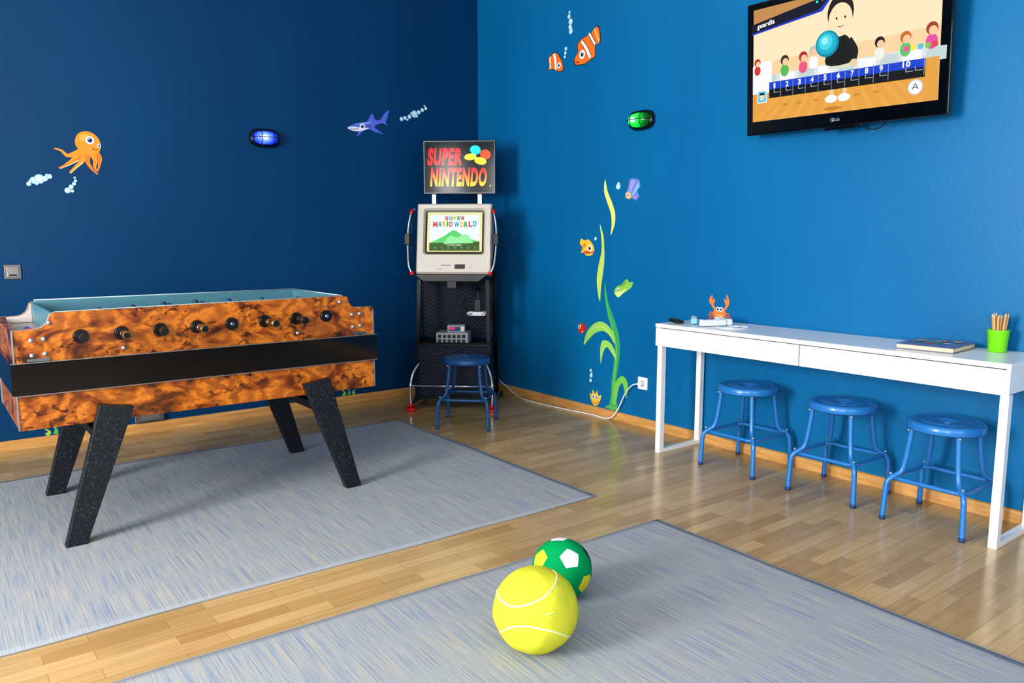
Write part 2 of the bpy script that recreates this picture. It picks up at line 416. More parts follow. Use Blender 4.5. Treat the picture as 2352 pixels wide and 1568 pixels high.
def leg(tx,bx,ty0,ty1,by0,by1):
    b=MB(); tw,bw=.066,.04; sgn=1 if bx>tx else -1
    z1=.565; vs=[]
    for (cx,w,z,ya,yb,sl) in ((bx,bw,0,by0,by1,0),(tx,tw,z1,ty0,ty1,.02)):
        for x,dz in ((cx-w,-sl*sgn*0.5),(cx+w,sl*sgn*0.5)):
            for y in (ya,yb): vs.append((x,y,z+dz))
    b.add(vs,[(0,1,3,2),(4,6,7,5),(0,4,5,1),(2,3,7,6),(0,2,6,4),(1,5,7,3)],M_SPECK)
    return b.fin('leg',ft,off=FO,bevel=.003,label='speckled black splayed leg')
for tx,bx in ((.650,.46),(1.545,1.718)):
    leg(tx,bx,Y0-.055,Y0-.0135,Y0-.075,Y0-.03); leg(tx+.015,bx+.028,Y1+.0135,Y1+.055,Y1+.03,Y1+.075)
    xm=tx+(bx-tx)*.27
    b=MB(); b.box(xm-.018,xm+.018,Y0-.025,Y1+.025,.395,.435,M_SPECK); b.fin('crossbar',ft,off=FO,bevel=.002)
o=thing('toy_marker',(.372,3.72,.8775),'red and blue plastic handle lying on the table end shelf','toy')
b=MB(); b.cyl((0,-.05,.016),(0,.02,.016),.015,RED,.012); b.fin('grip',o); b=MB(); b.cyl((0,.021,.016),(0,.07,.016),.013,mat((30,70,190),.3)); b.fin('cap',o)
# ---------------------------------------------------------------- balls
by=thing('plush_ball',(1.452,1.763,.0075),'large yellow plush tennis ball with white seams on the rug','toy ball',rot=(0,0,math.radians(-39.5)))
YEL=mat((208,206,66),.98,var=.07,nscale=7,spec=.04,bump=.7)
R0=.131; tilt=Matrix.Rotation(math.radians(-26.6),4,'X')
def plump(d):
    return 1+noise.noise(d*1.6+Vector((3,1,2)))*.034+noise.noise(d*4.5+Vector((8,1,2)))*.012-(.02 if d.z<-.9 else 0)
b=MB();NU,NV=96,64;vs=[]
for j in range(NV+1):
    th=math.pi*j/NV
    for i in range(NU):
        ph=2*math.pi*i/NU; d=Vector((math.sin(th)*math.cos(ph),math.sin(th)*math.sin(ph),-math.cos(th))); r=R0*plump(d)
        q=d*r; q.z=max(q.z,-R0*.965); vs.append(q+Vector((0,0,R0*.965)))
fs=[(j*NU+i,j*NU+(i+1)%NU,(j+1)*NU+(i+1)%NU,(j+1)*NU+i) for j in range(NV) for i in range(NU)]
b.add(vs,fs,YEL,True); b.fin('ball_cover',by,merge=True)
def seam(pts2,w,taper=False):
    dirs=[]
    for a,c in pts2:
        f=math.sqrt(max(.0,1-a*a-c*c)); v=Vector((a,-f,c)); dirs.append((tilt@v).normalized())
    dirs=[d.normalized() for d in cat(dirs,8,False)]; vs=[];n=len(dirs)
    for k,d in enumerate(dirs):
        t=(dirs[min(k+1,n-1)]-dirs[max(k-1,0)]).normalized(); s=d.cross(t).normalized()
        ww=w*(math.sin(math.pi*(k+.3)/(n))**.5 if taper else 1)
        for q,h in ((-1,.0),(-.5,.0012),(0,.0018),(.5,.0012),(1,.0)):
            e=(d*R0+s*ww*q).normalized(); vs.append(e*(R0*plump(e)+h)+Vector((0,0,R0*.965)))
    fs=[(k*5+j,k*5+j+1,(k+1)*5+j+1,(k+1)*5+j) for k in range(n-1) for j in range(4)]
    b=MB(); b.add(vs,fs,mat((228,230,180),.9),True); b.fin('seam',by,label='white fabric seam')
seam([(-.90,.42),(-.78,.18),(-.5,.05),(-.15,.1),(.18,.26),(.42,.5),(.50,.78),(.40,.9)],.0026)
seam([(-.84,-.52),(-.6,-.42),(-.25,-.37),(.15,-.42),(.5,-.5),(.80,-.58)],.0026)
seam([(.2,-.12),(.34,-.09),(.46,-.06)],.0018,True)
bg=thing('plush_ball.001',(1.744,1.972,.0075),'green plush football with white, yellow and black pentagons','toy ball',rot=(0,0,math.radians(-41.6)))
R1=.106; GRN=mat((10,150,88),.95,var=.06,nscale=8,spec=.05,bump=.5)
b=MB(); b.ball((0,0,R1),R1,GRN,u=64,v=40); b.fin('ball_cover',bg)
t2=Matrix.Rotation(math.radians(-23.5),4,'X')
g=(1+5**.5)/2; ic=[Vector(v).normalized() for v in [(0,1,g),(0,-1,g),(0,1,-g),(0,-1,-g),(1,g,0),(-1,g,0),(1,-g,0),(-1,-g,0),(g,0,1),(-g,0,1),(g,0,-1),(-g,0,-1)]]
def loc_dir(a,c):
    f=math.sqrt(max(0,1-a*a-c*c)); return (t2@Vector((a,-f,c))).normalized()
A=loc_dir(.27,.33); B=loc_dir(-.75,.28)
def frame(a,b2):
    b2=(b2-a*a.dot(b2)).normalized(); return Matrix((a,b2,a.cross(b2))).transposed()
v0=ic[0]; v1=[v for v in ic if .3<v.dot(v0)<.6][0]
RM=frame(A,B)@frame(v0,v1).transposed(); ic=[(RM@v).normalized() for v in ic]
W_=mat((228,230,232),.85);Y_=mat((222,210,44),.85);K_=mat((22,26,30),.85)
tg=[(A,W_),(B,Y_),(loc_dir(.80,-.36),Y_),(loc_dir(-.07,.93),W_),(loc_dir(.84,.45),K_)]
cyc=[K_,W_,Y_]
for q,n in enumerate(ic):
    m=cyc[q%3]
    bst=max(tg,key=lambda t:t[0].dot(n))
    if bst[0].dot(n)>.8: m=bst[1]
    nb=[v for v in ic if .3<v.dot(n)<.6]; u=n.orthogonal().normalized(); w=n.cross(u)
    nb.sort(key=lambda v:math.atan2(v.dot(w),v.dot(u)))
    cs=[((2*n+v)/3) for v in nb]; b=MB(); K=7
    for k in range(5):
        p,q2=cs[k],cs[(k+1)%5]; cen=sum(cs,Vector())/5; idx={};vs=[];fs=[]
        for i in range(K+1):
            for j in range(K+1-i):
                s=cen+(p-cen)*(i/K)+(q2-cen)*(j/K); idx[i,j]=len(vs); vs.append(s.normalized()*(R1*1.006)+Vector((0,0,R1)))
        for i in range(K):
            for j in range(K-i):
                fs.append((idx[i,j],idx[i+1,j],idx[i,j+1]))
                if i+j<K-1: fs.append((idx[i+1,j],idx[i+1,j+1],idx[i,j+1]))
        b.add(vs,fs,m,True)
    b.fin('pentagon_patch',bg,merge=True)
# ---------------------------------------------------------------- desk
DX0,DX1,DY0,DY1=3.437,3.842,1.205,3.075; DZ=.775
DO=Vector((3.64,2.14,0)); dk=thing('desk',DO,'long narrow white gloss desk with two drawers against wall','desk')
b=MB(); b.box(DX0-.006,DX1,DY0,DY1,DZ-.022,DZ,WHITE); b.fin('desktop',dk,off=DO,bevel=.002)
b=MB(); b.box(DX0+.01,DX1,DY0+.004,DY0+.022,DZ-.125,DZ-.0225,WHITE); b.box(DX0+.01,DX1,DY1-.022,DY1-.004,DZ-.125,DZ-.0225,WHITE); b.box(DX1-.018,DX1,DY0+.022,DY1-.022,DZ-.125,DZ-.0225,WHITE); b.box(DX0+.03,DX1-.018,DY0+.022,DY1-.022,DZ-.125,DZ-.115,WHITE); b.fin('desk_frame',dk,off=DO)
ym=(DY0+DY1)/2
for a,c in ((DY0+.002,ym-.0035),(ym+.0035,DY1-.002)):
    b=MB(); b.box(DX0-.004,DX0+.0095,a,c,DZ-.13,DZ-.026,WHITE); b.fin('drawer',dk,off=DO,bevel=.0015)
for y in (DY0+.005,DY1-.039):
    t=.034; z1=DZ-.1305; xa,xb,xc,xd=DX0+.012,DX0+.050,DX1-.036,DX1
    b=MB(); b.prism([(xa,0),(xd,0),(xd,z1+.003),(xc,z1+.003),(xc,.022),(xb,.022),(xb,z1),(xa,z1)],y,y+t,WHITE)
    b.fin('leg_frame',dk,off=DO,bevel=.0015)
# ---------------------------------------------------------------- stools
def stool(loc,rotz,label,SM,DM):
    e=thing('stool',loc,label,'stool',rot=(0,0,rotz),group='round metal stools')
    b=MB(); H=.466; k_=.925
    pr=[(.026,H-.032),(.026,H-.014),(.033,H-.009),(.047,H-.009),(.055,H-.002),(.068,H),(.112,H),(.118,H-.005),(.127,H-.005),(.133,H),(.154,H),(.165,H-.003),(.171,H-.009),(.172,H-.034),(.169,H-.039),(.165,H-.034),(.164,H-.014),(.030,H-.022)]
    b.lathe([(r*k_,z) for r,z in pr],SM,64); b.fin('seat',e)
    for k in range(4):
        a=math.pi/4+k*math.pi/2; c,s=math.cos(a),math.sin(a); pr=[(.138,H-.020),(.146,.38),(.160,.28),(.176,.225),(.214,.198),(.234,.168),(.239,.10),(.244,.0)]
        b=MB(); b.tube([(r*c,r*s,z) for r,z in pr],.0120,SM,seg=14,n=5); lg=b.fin('leg',e)
        b=MB(); b.ball((.157*c,.154*s,.42),.007,DM,u=10,v=6); b.ball((.219*c,.219*s,.216),.007,DM,u=10,v=6); b.each('bolt',lg)
        b=MB(); b.cyl((.244*c,.244*s,.0),(.243*c,.243*s,.018),.0132,mat((28,70,120),.6)); b.fin('foot_cap',lg)
    h=.152; r=.042; pts=[]
    for k in range(4):
        a0=k*math.pi/2
        cx=(h-r)*(1 if k in(0,3) else -1); cy=(h-r)*(1 if k in(0,1) else -1)
        for j in range(5):
            a=a0+j*math.pi/8; pts.append((cx+r*math.cos(a),cy+r*math.sin(a),.196))
    b=MB(); b.tube(pts,.0095,SM,seg=12,closed=True,n=3); b.fin('foot_rail',e)
    return e
BOLT=mat((200,205,210),.2,.9)
s0=stool((3.630,2.565,0),0,'blue metal stool with round seat under desk',BLUEP,BOLT)
def dup(src,loc,rotz):
    n=src.copy(); SC.collection.objects.link(n); n.location=loc; n.rotation_euler=(0,0,rotz)
    for c in src.children:
        k=c.copy(); SC.collection.objects.link(k); k.parent=n
        for g2 in c.children:
            q=g2.copy(); SC.collection.objects.link(q); q.parent=k
    return n
dup(s0,(3.630,2.01,0),math.radians(1)); dup(s0,(3.60,1.503,0),math.radians(-1))
s3=stool((2.957,4.335,0),math.radians(45),'dark blue metal stool standing before the arcade stand',mat((26,84,138),.35,coat=.1),BOLT)
# ---------------------------------------------------------------- TV
tv=thing('television',(Xw-.113,2.178,1.822),'black flat-screen television on wall showing a bowling game','television',rot=(math.radians(4.2),math.radians(.6),math.radians(-90)))
HW=.53; TH=.68
b=MB(); b.box(-HW,HW,-.02,.022,0,TH,BLKGL); b.fin('tv_frame',tv,bevel=.007,bseg=3)
b=MB(); b.box(-HW+.06,HW-.06,.0225,.045,.05,TH-.06,BLACK); b.fin('back_cover',tv,bevel=.01)
b=MB(); b.box(-.2,.2,.0455,.07,.15,TH-.15,BLACK); b.fin('wall_mount',tv)
b=MB(); b.box(-.07,.10,-.014,.012,-.014,-.0005,BLKGL); b.fin('sensor_housing',tv,bevel=.003)
b=MB(); b.tube([(.12,.02,.0),(.14,.02,-.022),(.18,.02,-.028),(.22,.02,-.012),(.23,.02,.0)],.0025,BLACK,n=5,seg=8); b.fin('cable',tv)
cv=CV(.0003); W=.972;Hh=.575; ox=-HW+.042; oz=.070
def S(s,t): return (ox+s*W,oz+t*Hh)
def SP(l): return [S(*q) for q in l]
def gr(c): return glow(c,.95)
cv.p(SP([(0,0),(1,0),(1,1),(0,1)]),gr((236,206,160)))
cv.p(SP([(0,.52),(1,.56),(1,.93),(.5,1),(0,.86)]),gr((246,222,186)))
cv.p(SP([(0,.86),(.5,1),(1,.92),(1,.955),(.6,1),(0,1)]),gr((190,140,84)))
cv.p(SP([(.0,.28),(1,.28),(1,.42),(0,.40)]),gr((214,218,222)))
for i in range(9): cv.p(SP([(.06+i*.11,.3),(.15+i*.11,.3),(.15+i*.11,.40),(.06+i*.11,.41)]),gr((236,236,238) if i%2 else (190,208,206)))
cv.p(SP([(.0,0),(1,0),(1,.33),(0,.27)]),gr((222,160,70)))
for i in range(12): 
    x=i/12; cv.p(SP([(x,0),(x+.03,0),(.5+(x+.03-.5)*.55,.28),(.5+(x-.5)*.55,.28)]),gr((226,167,78)),up=(i==0))
cv.p(SP([(0,.25),(.12,.25),(.12,.52),(.03,.54),(0,.5)]),gr((236,236,238)))
def spect(s,t,k,hair,shirt):
    x,z=S(s,t); cv.p(ell(x,z-.045*k,.024*k,.03*k),gr(shirt)); cv.p(ell(x,z+.006*k,.024*k,.025*k),gr(hair)); cv.p(ell(x+.004*k,z-.003*k,.017*k,.018*k),gr((236,196,156)))
for a in [(.03,.52,.8,(190,40,30),(200,60,60)),(.20,.50,1,(60,44,32),(90,180,90)),(.31,.50,1,(170,40,34),(230,90,130)),(.37,.53,1.05,(190,190,190),(240,240,240)),(.72,.50,1,(30,26,26),(230,230,220)),(.845,.50,1.05,(200,110,40),(100,190,110)),(.965,.53,1.1,(160,70,30),(220,80,160))]: spect(*a)
for i,c in enumerate([(230,90,150),(240,220,80),(90,190,220),(120,200,80),(220,70,80)]): cv.p(ell(*S(.85+i*.033,.42),.013),gr(c),up=(i==0))
# plain generic bowler
SK=(226,200,160)
cv.p(ell(*S(.485,.035),.05,.008),gr((190,130,50)))
for s in (.475,.545): cv.p(ribbon([S(s+.01,.33),S(s+.002,.14)],.026,.022),gr(SK)); cv.p(ell(*S(s,.115),.032,.019),gr((246,246,248)))
cv.p(SP([(.455,.36),(.575,.36),(.56,.44),(.47,.44)]),gr((214,214,190)))
cv.p(cat([(*S(.445,.40),0),(*S(.46,.56),0),(*S(.49,.62),0),(*S(.545,.62),0),(*S(.575,.55),0),(*S(.585,.40),0)],4),gr((22,24,22)))
cv.p(ribbon([S(.565,.58),S(.60,.48),S(.59,.40)],.03,.026),gr((30,32,30))); cv.p(ell(*S(.592,.385),.018),gr(SK))
cv.p(ell(*S(.517,.805),.068,.088),gr((34,28,24))); cv.p(ell(*S(.517,.75),.062,.078),gr((238,220,182)))
for s in (.497,.543): cv.p(ell(*S(s,.765),.005,.006),gr((40,34,30)))
cv.p(ribbon([S(.505,.70),S(.52,.693),S(.535,.70)],.004,.004),gr((150,90,70))); cv.p(ell(*S(.45,.575),.030,.027),gr((20,22,24)))
for r,c in ((.062,(10,140,170)),(.052,(30,176,200)),(.036,(80,206,222)),(.018,(150,232,240))): cv.p(ell(S(.45,.575)[0]-(.062-r)*.3,S(.45,.575)[1]+(.062-r)*.35,r),gr(c))
cv.p(SP([(0,.81),(.40,.885),(.44,.955),(.53,.98),(.53,.945),(.46,.925),(.42,.85),(0,.775)]),gr((30,60,190)))
cv.p(SP([(0,.79),(.40,.866),(.45,.94),(.60,.985),(.52,1.0),(.40,1.0),(.38,.955),(0,.865)]),gr((16,20,44)))
cv.text('guardia',*S(.035,.808),.105,.032,gr((245,245,245)),shear=.2,rot=.11,bold=.035)
for i in range(4): cv.p(ell(*S(.39+i*.03,.935+.009*i),.0065),gr((60,230,240) if i==0 else (120,130,150)),up=(i==0))
s0_,s1_=.115,.945; t0,t1,t2_=.195,.272,.335; cw=(s1_-s0_)/11.3
cv.p(SP([(s0_,t0),(s1_,t0-.01),(s1_,t2_-.01),(s0_,t2_)]),gr((10,10,14)))
cv.p(SP([(s0_,t1),(s1_,t1-.01),(s1_,t2_-.01),(s0_,t2_)]),gr((28,70,200)))
for i in range(10):
    xs=s0_+i*cw; xe=xs+cw if i<9 else s1_; mid=(xs+xe)/2
    wd=.017 if i<9 else .036
    cv.text(str(i+1),S(mid,0)[0]-wd/2,S(0,t1+.004)[1],wd*(.6 if i==0 else 1),.027,gr((245,245,250)),bold=.035)
    cv.p(SP([(xe-.003,t0),(xe,t0),(xe,t2_),(xe-.003,t2_)]),gr((150,160,190)))
    for m_ in ([xe-.6*cw] if i<9 else [xe-.6*cw,xe-1.2*cw]):
        cv.p(SP([(m_,t1-.028),(m_+.005,t1-.028),(m_+.005,t1),(m_,t1)]),gr((150,160,190)),up=False); cv.p(SP([(m_,t1-.034),(m_+.5*cw,t1-.034),(m_+.5*cw,t1-.028),(m_,t1-.028)]),gr((150,160,190)),up=False)
cv.p(SP([(.045,.16),(.105,.16),(.105,.27),(.045,.27)]),gr((240,250,255))); cv.p(SP([(.05,.168),(.1,.168),(.1,.262),(.05,.262)]),gr((80,190,235)))
cv.p(ell(*S(.075,.215),.015,.019),gr((240,210,170))); cv.p(SP([(.06,.23),(.09,.23),(.088,.25),(.062,.25)]),gr((40,30,24)))
for s in (.22,.30,.40,.62,.72): cv.p(ell(*S(s,.12),.018,.006),gr((200,140,56)),up=(s==.22))
cv.p(ell(*S(.907,.115),.034),gr((200,205,215))); cv.p(ell(*S(.907,.115),.029),gr((245,247,250)))
x,z=S(.907,.115)
for p0,p1 in (((-.014,-.010),(0,.016)),((0,.016),(.014,-.010)),((-.008,-.0015),(.008,-.0015))): cv.p(ribbon([(x+p0[0],z+p0[1]),(x+p1[0],z+p1[1])],.004,.004),gr((70,80,110)))
cv.fin('screen',tv,loc=(0,-.0206,0),recalc=False,label='lit bowling game picture')
cv=CV(.0002); G2=mat((190,194,200),.4,emit=.2)
cv.p(ell(-.024,.035,.0095),G2); cv.p(ell(-.024,.035,.0076),BLKGL); cv.p([(-.025,.039),(-.023,.039),(-.023,.0325),(-.0195,.0325),(-.0195,.031),(-.025,.031)],G2)
cv.text('LG',-.010,.0285,.024,.013,G2,bold=.0)
cv.fin('brand_mark',tv,loc=(0,-.0203,0),recalc=False)
# ---------------------------------------------------------------- bulkhead lamps
def lamp(loc,rz,label,c1,c2,c3,name):
    e=thing(name,loc,label,'wall lamp',rot=(0,0,rz))
    b=MB(); 
    def sup(a,bb,y,n=40,p=2.8): return [(abs(math.cos(t))**(2/p)*a*(1 if math.cos(t)>=0 else -1),y,abs(math.sin(t))**(2/p)*bb*(1 if math.sin(t)>=0 else -1)) for t in [2*math.pi*k/n for k in range(n)]]
    rings=[sup(.104,.062,0),sup(.106,.064,-.02),sup(.100,.058,-.036),sup(.090,.050,-.040),sup(.088,.048,-.030)]
    n=40; vs=sum(rings,[]); fs=[(r*n+k,r*n+(k+1)%n,(r+1)*n+(k+1)%n,(r+1)*n+k) for r in range(4) for k in range(n)]+[list(range(n)),list(range(4*n,5*n))]
    b.add(vs,fs,BLKGL,True); b.fin('lamp_base',e)
    b=MB(); m=NT('coloured_glass_'+name); lw=m.n('ShaderNodeTexCoord'); 
    gx=m.n('ShaderNodeTexGradient'); gx.gradient_type='SPHERICAL'; mp=m.n('ShaderNodeMapping'); mp.inputs['Scale'].default_value=(11,4,15); mp.inputs['Location'].default_value=(.22,.30,.0)
    m.l(lw.outputs['Object'],mp.inputs[0]); m.l(mp.outputs[0],gx.inputs[0])
    cr=m.ramp(gx.outputs['Fac'],[(.0,c1),(.3,c2),(.68,c3),(.92,(240,248,255))]); m.l(cr,m.b.inputs['Emission Color']); m.b.inputs['Emission Strength'].default_value=1.6
    m.b.inputs['Base Color'].default_value=lin(c1); m.b.inputs['Roughness'].default_value=.15
    rg=[]
    for a,bb,y in ((.082,.044,-.030),(.081,.043,-.050),(.074,.037,-.066),(.060,.026,-.077),(.040,.012,-.082)): rg+=sup(a,bb,y,p=3.0)
    fs=[(r*n+k,r*n+(k+1)%n,(r+1)*n+(k+1)%n,(r+1)*n+k) for r in range(4) for k in range(n)]+[list(range(4*n,5*n))]
    b.add(rg,fs,m.m,True); b.fin('lamp_glass',e)
    b=MB()
    for x in (-.042,.042): b.tube([(x,-.038,-.054),(x,-.070,-.040),(x,-.090,0),(x,-.070,.040),(x,-.038,.054)],.0026,BLKGL,n=5,seg=8)
    b.tube([(-.094,-.036,0),(-.082,-.072,0),(-.04,-.090,0),(.04,-.090,0),(.082,-.072,0),(.094,-.036,0)],.0026,BLKGL,n=5,seg=8)
    b.fin('lamp_cage',e)
lamp((2.035,Yw,1.955),0,'black caged oval wall lamp with glowing blue glass',(10,20,140),(36,66,245),(110,150,255),'wall_lamp')
lamp((Xw,3.605,2.025),math.radians(-90),'black caged oval wall lamp with glowing green glass',(0,64,14),(0,170,50),(50,235,90),'wall_lamp.001')
e=thing('light_switch',(.487,Yw,1.07),'silver square light switch on the north wall','light switch')
b=MB(); b.box(-.042,.042,-.008,0,-.042,.042,mat((130,126,122),.35,.5)); b.fin('switch_plate',e,bevel=.002); b=MB(); b.box(-.03,.03,-.013,-.0085,-.03,.03,mat((150,146,142),.35,.4)); b.fin('switch_rocker',e,bevel=.002)
b=MB(); b.box(-.02,.02,-.0142,-.0135,-.022,-.014,BLACK); b.fin('label_strip',e)
e=thing('wall_socket',(Xw,3.555,.297),'white square wall socket with a plug in it','socket',rot=(0,0,math.radians(-90)))
b=MB(); b.box(-.042,.042,-.009,0,-.042,.042,WHITE); b.fin('socket_plate',e,bevel=.003); b=MB(); b.cyl((0,-.0095,0),(0,-.012,0),.024,mat((215,215,215),.4)); b.fin('socket_well',e)
e=thing('power_cord',(Xw,3.555,.297),'white power cord running from the socket along floor','cable')
b=MB(); b.cyl((-.0125,0,0),(-.045,0,0),.018,WHITE,.013); b.fin('plug',e)
b=MB(); o=Vector((Xw,3.555,.297))
pts=[(3.812,3.555,.297),(3.805,3.60,.285),(3.825,3.68,.22),(3.83,3.745,.11),(3.825,3.80,.03),(3.815,3.86,.006),(3.815,4.0,.006),(3.79,4.2,.006),(3.76,4.45,.006),(3.76,4.7,.006),(3.82,4.9,.006),(3.825,5.02,.05),(3.80,5.1,.10)]
b.tube([Vector(p)-o for p in pts],.0045,WHITE,n=6,seg=8); b.fin('cord',e)
e=thing('floor_socket',(1.18,Yw,.10),'grey metal socket strip above the skirting board','socket')
b=MB(); b.box(-.09,.09,-.03,0,-.03,.03,STEEL); b.fin('socket_body',e,bevel=.003); b=MB(); b.box(-.06,.06,-.032,-.0305,-.015,.015,mat((110,110,112),.4)); b.fin('socket_cover',e)
# ---------------------------------------------------------------- wall stickers
def sticker(name,label,wall,layers):
    allp=layers[0][0]; cx=sum(p[0] for p in allp)/len(allp); cz=sum(p[1] for p in allp)/len(allp)
    cv=CV(.0003); cv.L=2; sg=1 if wall=='N' else -1
    for li,(pts,c) in enumerate(layers):
        m=mat(c,.45,var=.05)
        q=[(sg*(p[0]-cx),p[1]-cz) for p in pts]
        if li==0: cv.prism(q,0.0002,-.0006,m)
        cv.p(q,m)
    loc=(cx,Yw,cz) if wall=='N' else (Xw,cx,cz)
    return cv.fin(name,loc=loc,rot=(0,0,0) if wall=='N' else (0,0,math.radians(-90)),recalc=False,label=label,cat_='wall sticker')
def mm(s): return [(float(a.split(',')[0])/1000,float(a.split(',')[1])/1000) for a in s.split()]
def sm(s,n=5):
    return [(v.x,v.y) for v in cat([(x,y,0) for x,y in mm(s)],n)]
def grow(pts,k,dx=0,dz=0):
    cx=sum(p[0] for p in pts)/len(pts); cz=sum(p[1] for p in pts)/len(pts)
    return [(cx+(p[0]-cx)*k+dx,cz+(p[1]-cz)*k+dz) for p in pts]
def eye(x,z,r,c=(60,120,200)): return [(ell(x,z,r),(246,246,246)),(ell(x,z,r*.62),c),(ell(x,z,r*.4),(12,12,16)),(ell(x-r*.2,z+r*.25,r*.16),(250,250,250))]
OR=(250,152,42);OD=(240,128,38)
tent=["905,1805 862,1778 818,1764 788,1790 750,1802","908,1795 872,1745 830,1718 768,1688","918,1785 893,1732 855,1695 822,1662","932,1785 925,1735 945,1692 978,1657","952,1785 968,1742 962,1705 972,1680","968,1795 993,1762 988,1715 975,1672","895,1800 865,1765 838,1735 802,1710"]
L=[]
for i,t in enumerate(tent): L.append((ribbon(mm(t),.036,.006),OD if i%2 else OR))
for t in (tent[1],tent[2]): L.append((ribbon([(x+.004,z-.006) for x,z in mm(t)[1:]],.008,.004),(250,204,150)))
L+=[(sm("868,1822 866,1865 890,1902 930,1914 972,1900 1000,1862 1002,1820 985,1785 950,1772 910,1780"),OR),(ell(.915,1.875,.03,.02,.5),(254,176,76))]
L+=eye(.945,1.862,.024)+eye(.994,1.832,.011)
L+=[(ribbon(mm("955,1815 972,1805 985,1812"),.005,.003),(140,60,16))]
sticker('octopus_sticker','orange cartoon octopus wall sticker with big eyes','N',L)
L=[(sm("2671,2080 2722,2109 2787,2127 2834,2138 2857,2175 2883,2197 2904,2154 2952,2164 2979,2206 3022,2239 3009,2189 2993,2148 3007,2124 2963,2136 2895,2108 2932,2078 2968,2055 2902,2066 2851,2082 2803,2068 2747,2019 2760,2065 2706,2064",4),(96,112,214)),
 (sm("2671,2080 2722,2092 2800,2088 2850,2092 2803,2070 2760,2060 2706,2062"),(224,230,244)),(sm("2730,2110 2787,2124 2834,2134 2880,2140 2830,2118"),(138,156,238))]+eye(2.793,2.098,.022)
L+=[(ribbon(mm("2690,2073 2730,2073 2760,2080"),.004,.003),(120,40,60))]
for i in range(3): L.append((ribbon([(2.835+i*.012,2.112),(2.832+i*.012,2.092)],.003,.003),(30,36,110)))
sticker('shark_sticker','purple-blue cartoon shark wall sticker','N',L)
def bubbles(name,label,wall,l):
    L=[]
    for x,z,r in l: L+=[(ell(x,z,r,n=20),(160,206,230)),(ell(x,z,r*.72,n=18),(204,230,244)),(ell(x-r*.25,z+r*.3,r*.3,n=12),(250,252,255))]
    sticker(name,label,wall,L)
def B(s,rs): return [(p[0],p[1],r/1000) for p,r in zip(mm(s),rs)]
bubbles('bubble_trail_sticker','trail of pale blue bubbles stickers beside shark','N',B("3131,2183 3162,2193 3201,2206 3245,2230 3285,2247 3317,2267 3349,2283 3218,2232 3180,2180 3335,2300 3265,2215",(16,15,17,28,17,16,14,11,9,8,10)))
bubbles('bubble_trail_sticker.001','cluster of pale blue bubble stickers below octopus','N',B("605,1586 631,1608 661,1617 690,1620 714,1634 612,1602 645,1590 700,1640",(13,20,28,16,15,8,10,9)))
bubbles('bubble_trail_sticker.002','short trail of blue bubble stickers under octopus','N',B("805,1555 825,1577 842,1596 851,1614 830,1552 848,1632",(17,14,11,9,10,7)))
bubbles('bubble_trail_sticker.003','trail of pale bubbles stickers above orange fish','E',B("4340,2824 4321,2785 4325,2750 4316,2719 4330,2850 4306,2735",(16,22,18,20,11,9)))
bubbles('bubble_trail_sticker.004','short trail of bubble stickers between orange fish','E',B("4370,2610 4374,2581 4379,2555",(14,13,11)))
bubbles('bubble_sticker','single pale bubble sticker beside the purple fish','E',B("3823,1614 3818,1632",(21,12)))
bubbles('bubble_sticker.001','single pale bubble sticker beside seaweed','E',B("4037,1262",(13,)))
bubbles('bubble_trail_sticker.005','small trail of bubble stickers above yellow shell','E',B("4067,316 4062,279 4066,243 4055,296",(12,16,14,9)))
FO_=(244,122,38)
body=sm("4266,2485 4276,2525 4240,2563 4245,2608 4219,2638 4166,2652 4122,2663 4135,2637 4092,2680 4045,2698 4022,2638 4026,2588 4065,2582 4069,2545 4072,2503 4106,2496 4162,2476 4221,2477",4)
sticker('fish_sticker','large orange white-striped fish wall sticker','E',[(grow(body,1.05),(40,22,14)),(body,FO_),(ribbon(mm("4205,2630 4160,2580 4115,2505"),.030,.034),(40,22,14)),(ribbon(mm("4205,2630 4160,2580 4115,2505"),.020,.026),(248,246,240)),(ribbon(mm("4128,2668 4100,2630 4068,2585"),.028,.028),(40,22,14)),(ribbon(mm("4128,2668 4100,2630 4068,2585"),.018,.018),(248,246,240)),(ribbon(mm("4075,2690 4030,2600"),.012,.012),(248,200,120)),(ribbon(mm("4262,2505 4245,2495 4222,2492"),.006,.004),(110,30,10))]+eye(4.195,2.54,.03,(120,190,230)))
body=sm("4562,2559 4538,2591 4474,2599 4436,2561 4406,2517 4401,2471 4444,2466 4502,2493 4562,2497 4542,2524",4)
sticker('fish_sticker.001','small orange white-striped fish wall sticker','E',[(grow(body,1.07),(50,24,14)),(body,FO_),(ribbon(mm("4500,2600 4485,2545 4478,2482"),.022,.02),(248,246,240)),(ribbon(mm("4545,2585 4540,2500"),.012,.012),(248,246,240))]+eye(4.442,2.508,.021,(120,190,230)))
G1=(160,204,90);G2_=(96,178,96);G3=(66,170,104);YL=(232,234,120)
sticker('seaweed_sticker','pale yellow seaweed blade wall sticker','E',[(sm("3950,1668 3957,1585 3925,1510 3889,1435 3879,1361 3886,1286 3850,1360 3848,1434 3879,1508 3923,1584"),YL)])
sticker('seaweed_sticker.001','tall yellow-green seaweed blade wall sticker','E',[(sm("3995,1362 3980,1271 3974,1181 4002,1073 4018,981 4007,889 3983,822 3976,906 3961,998 3946,1105 3948,1196 3959,1286"),(200,220,108))])
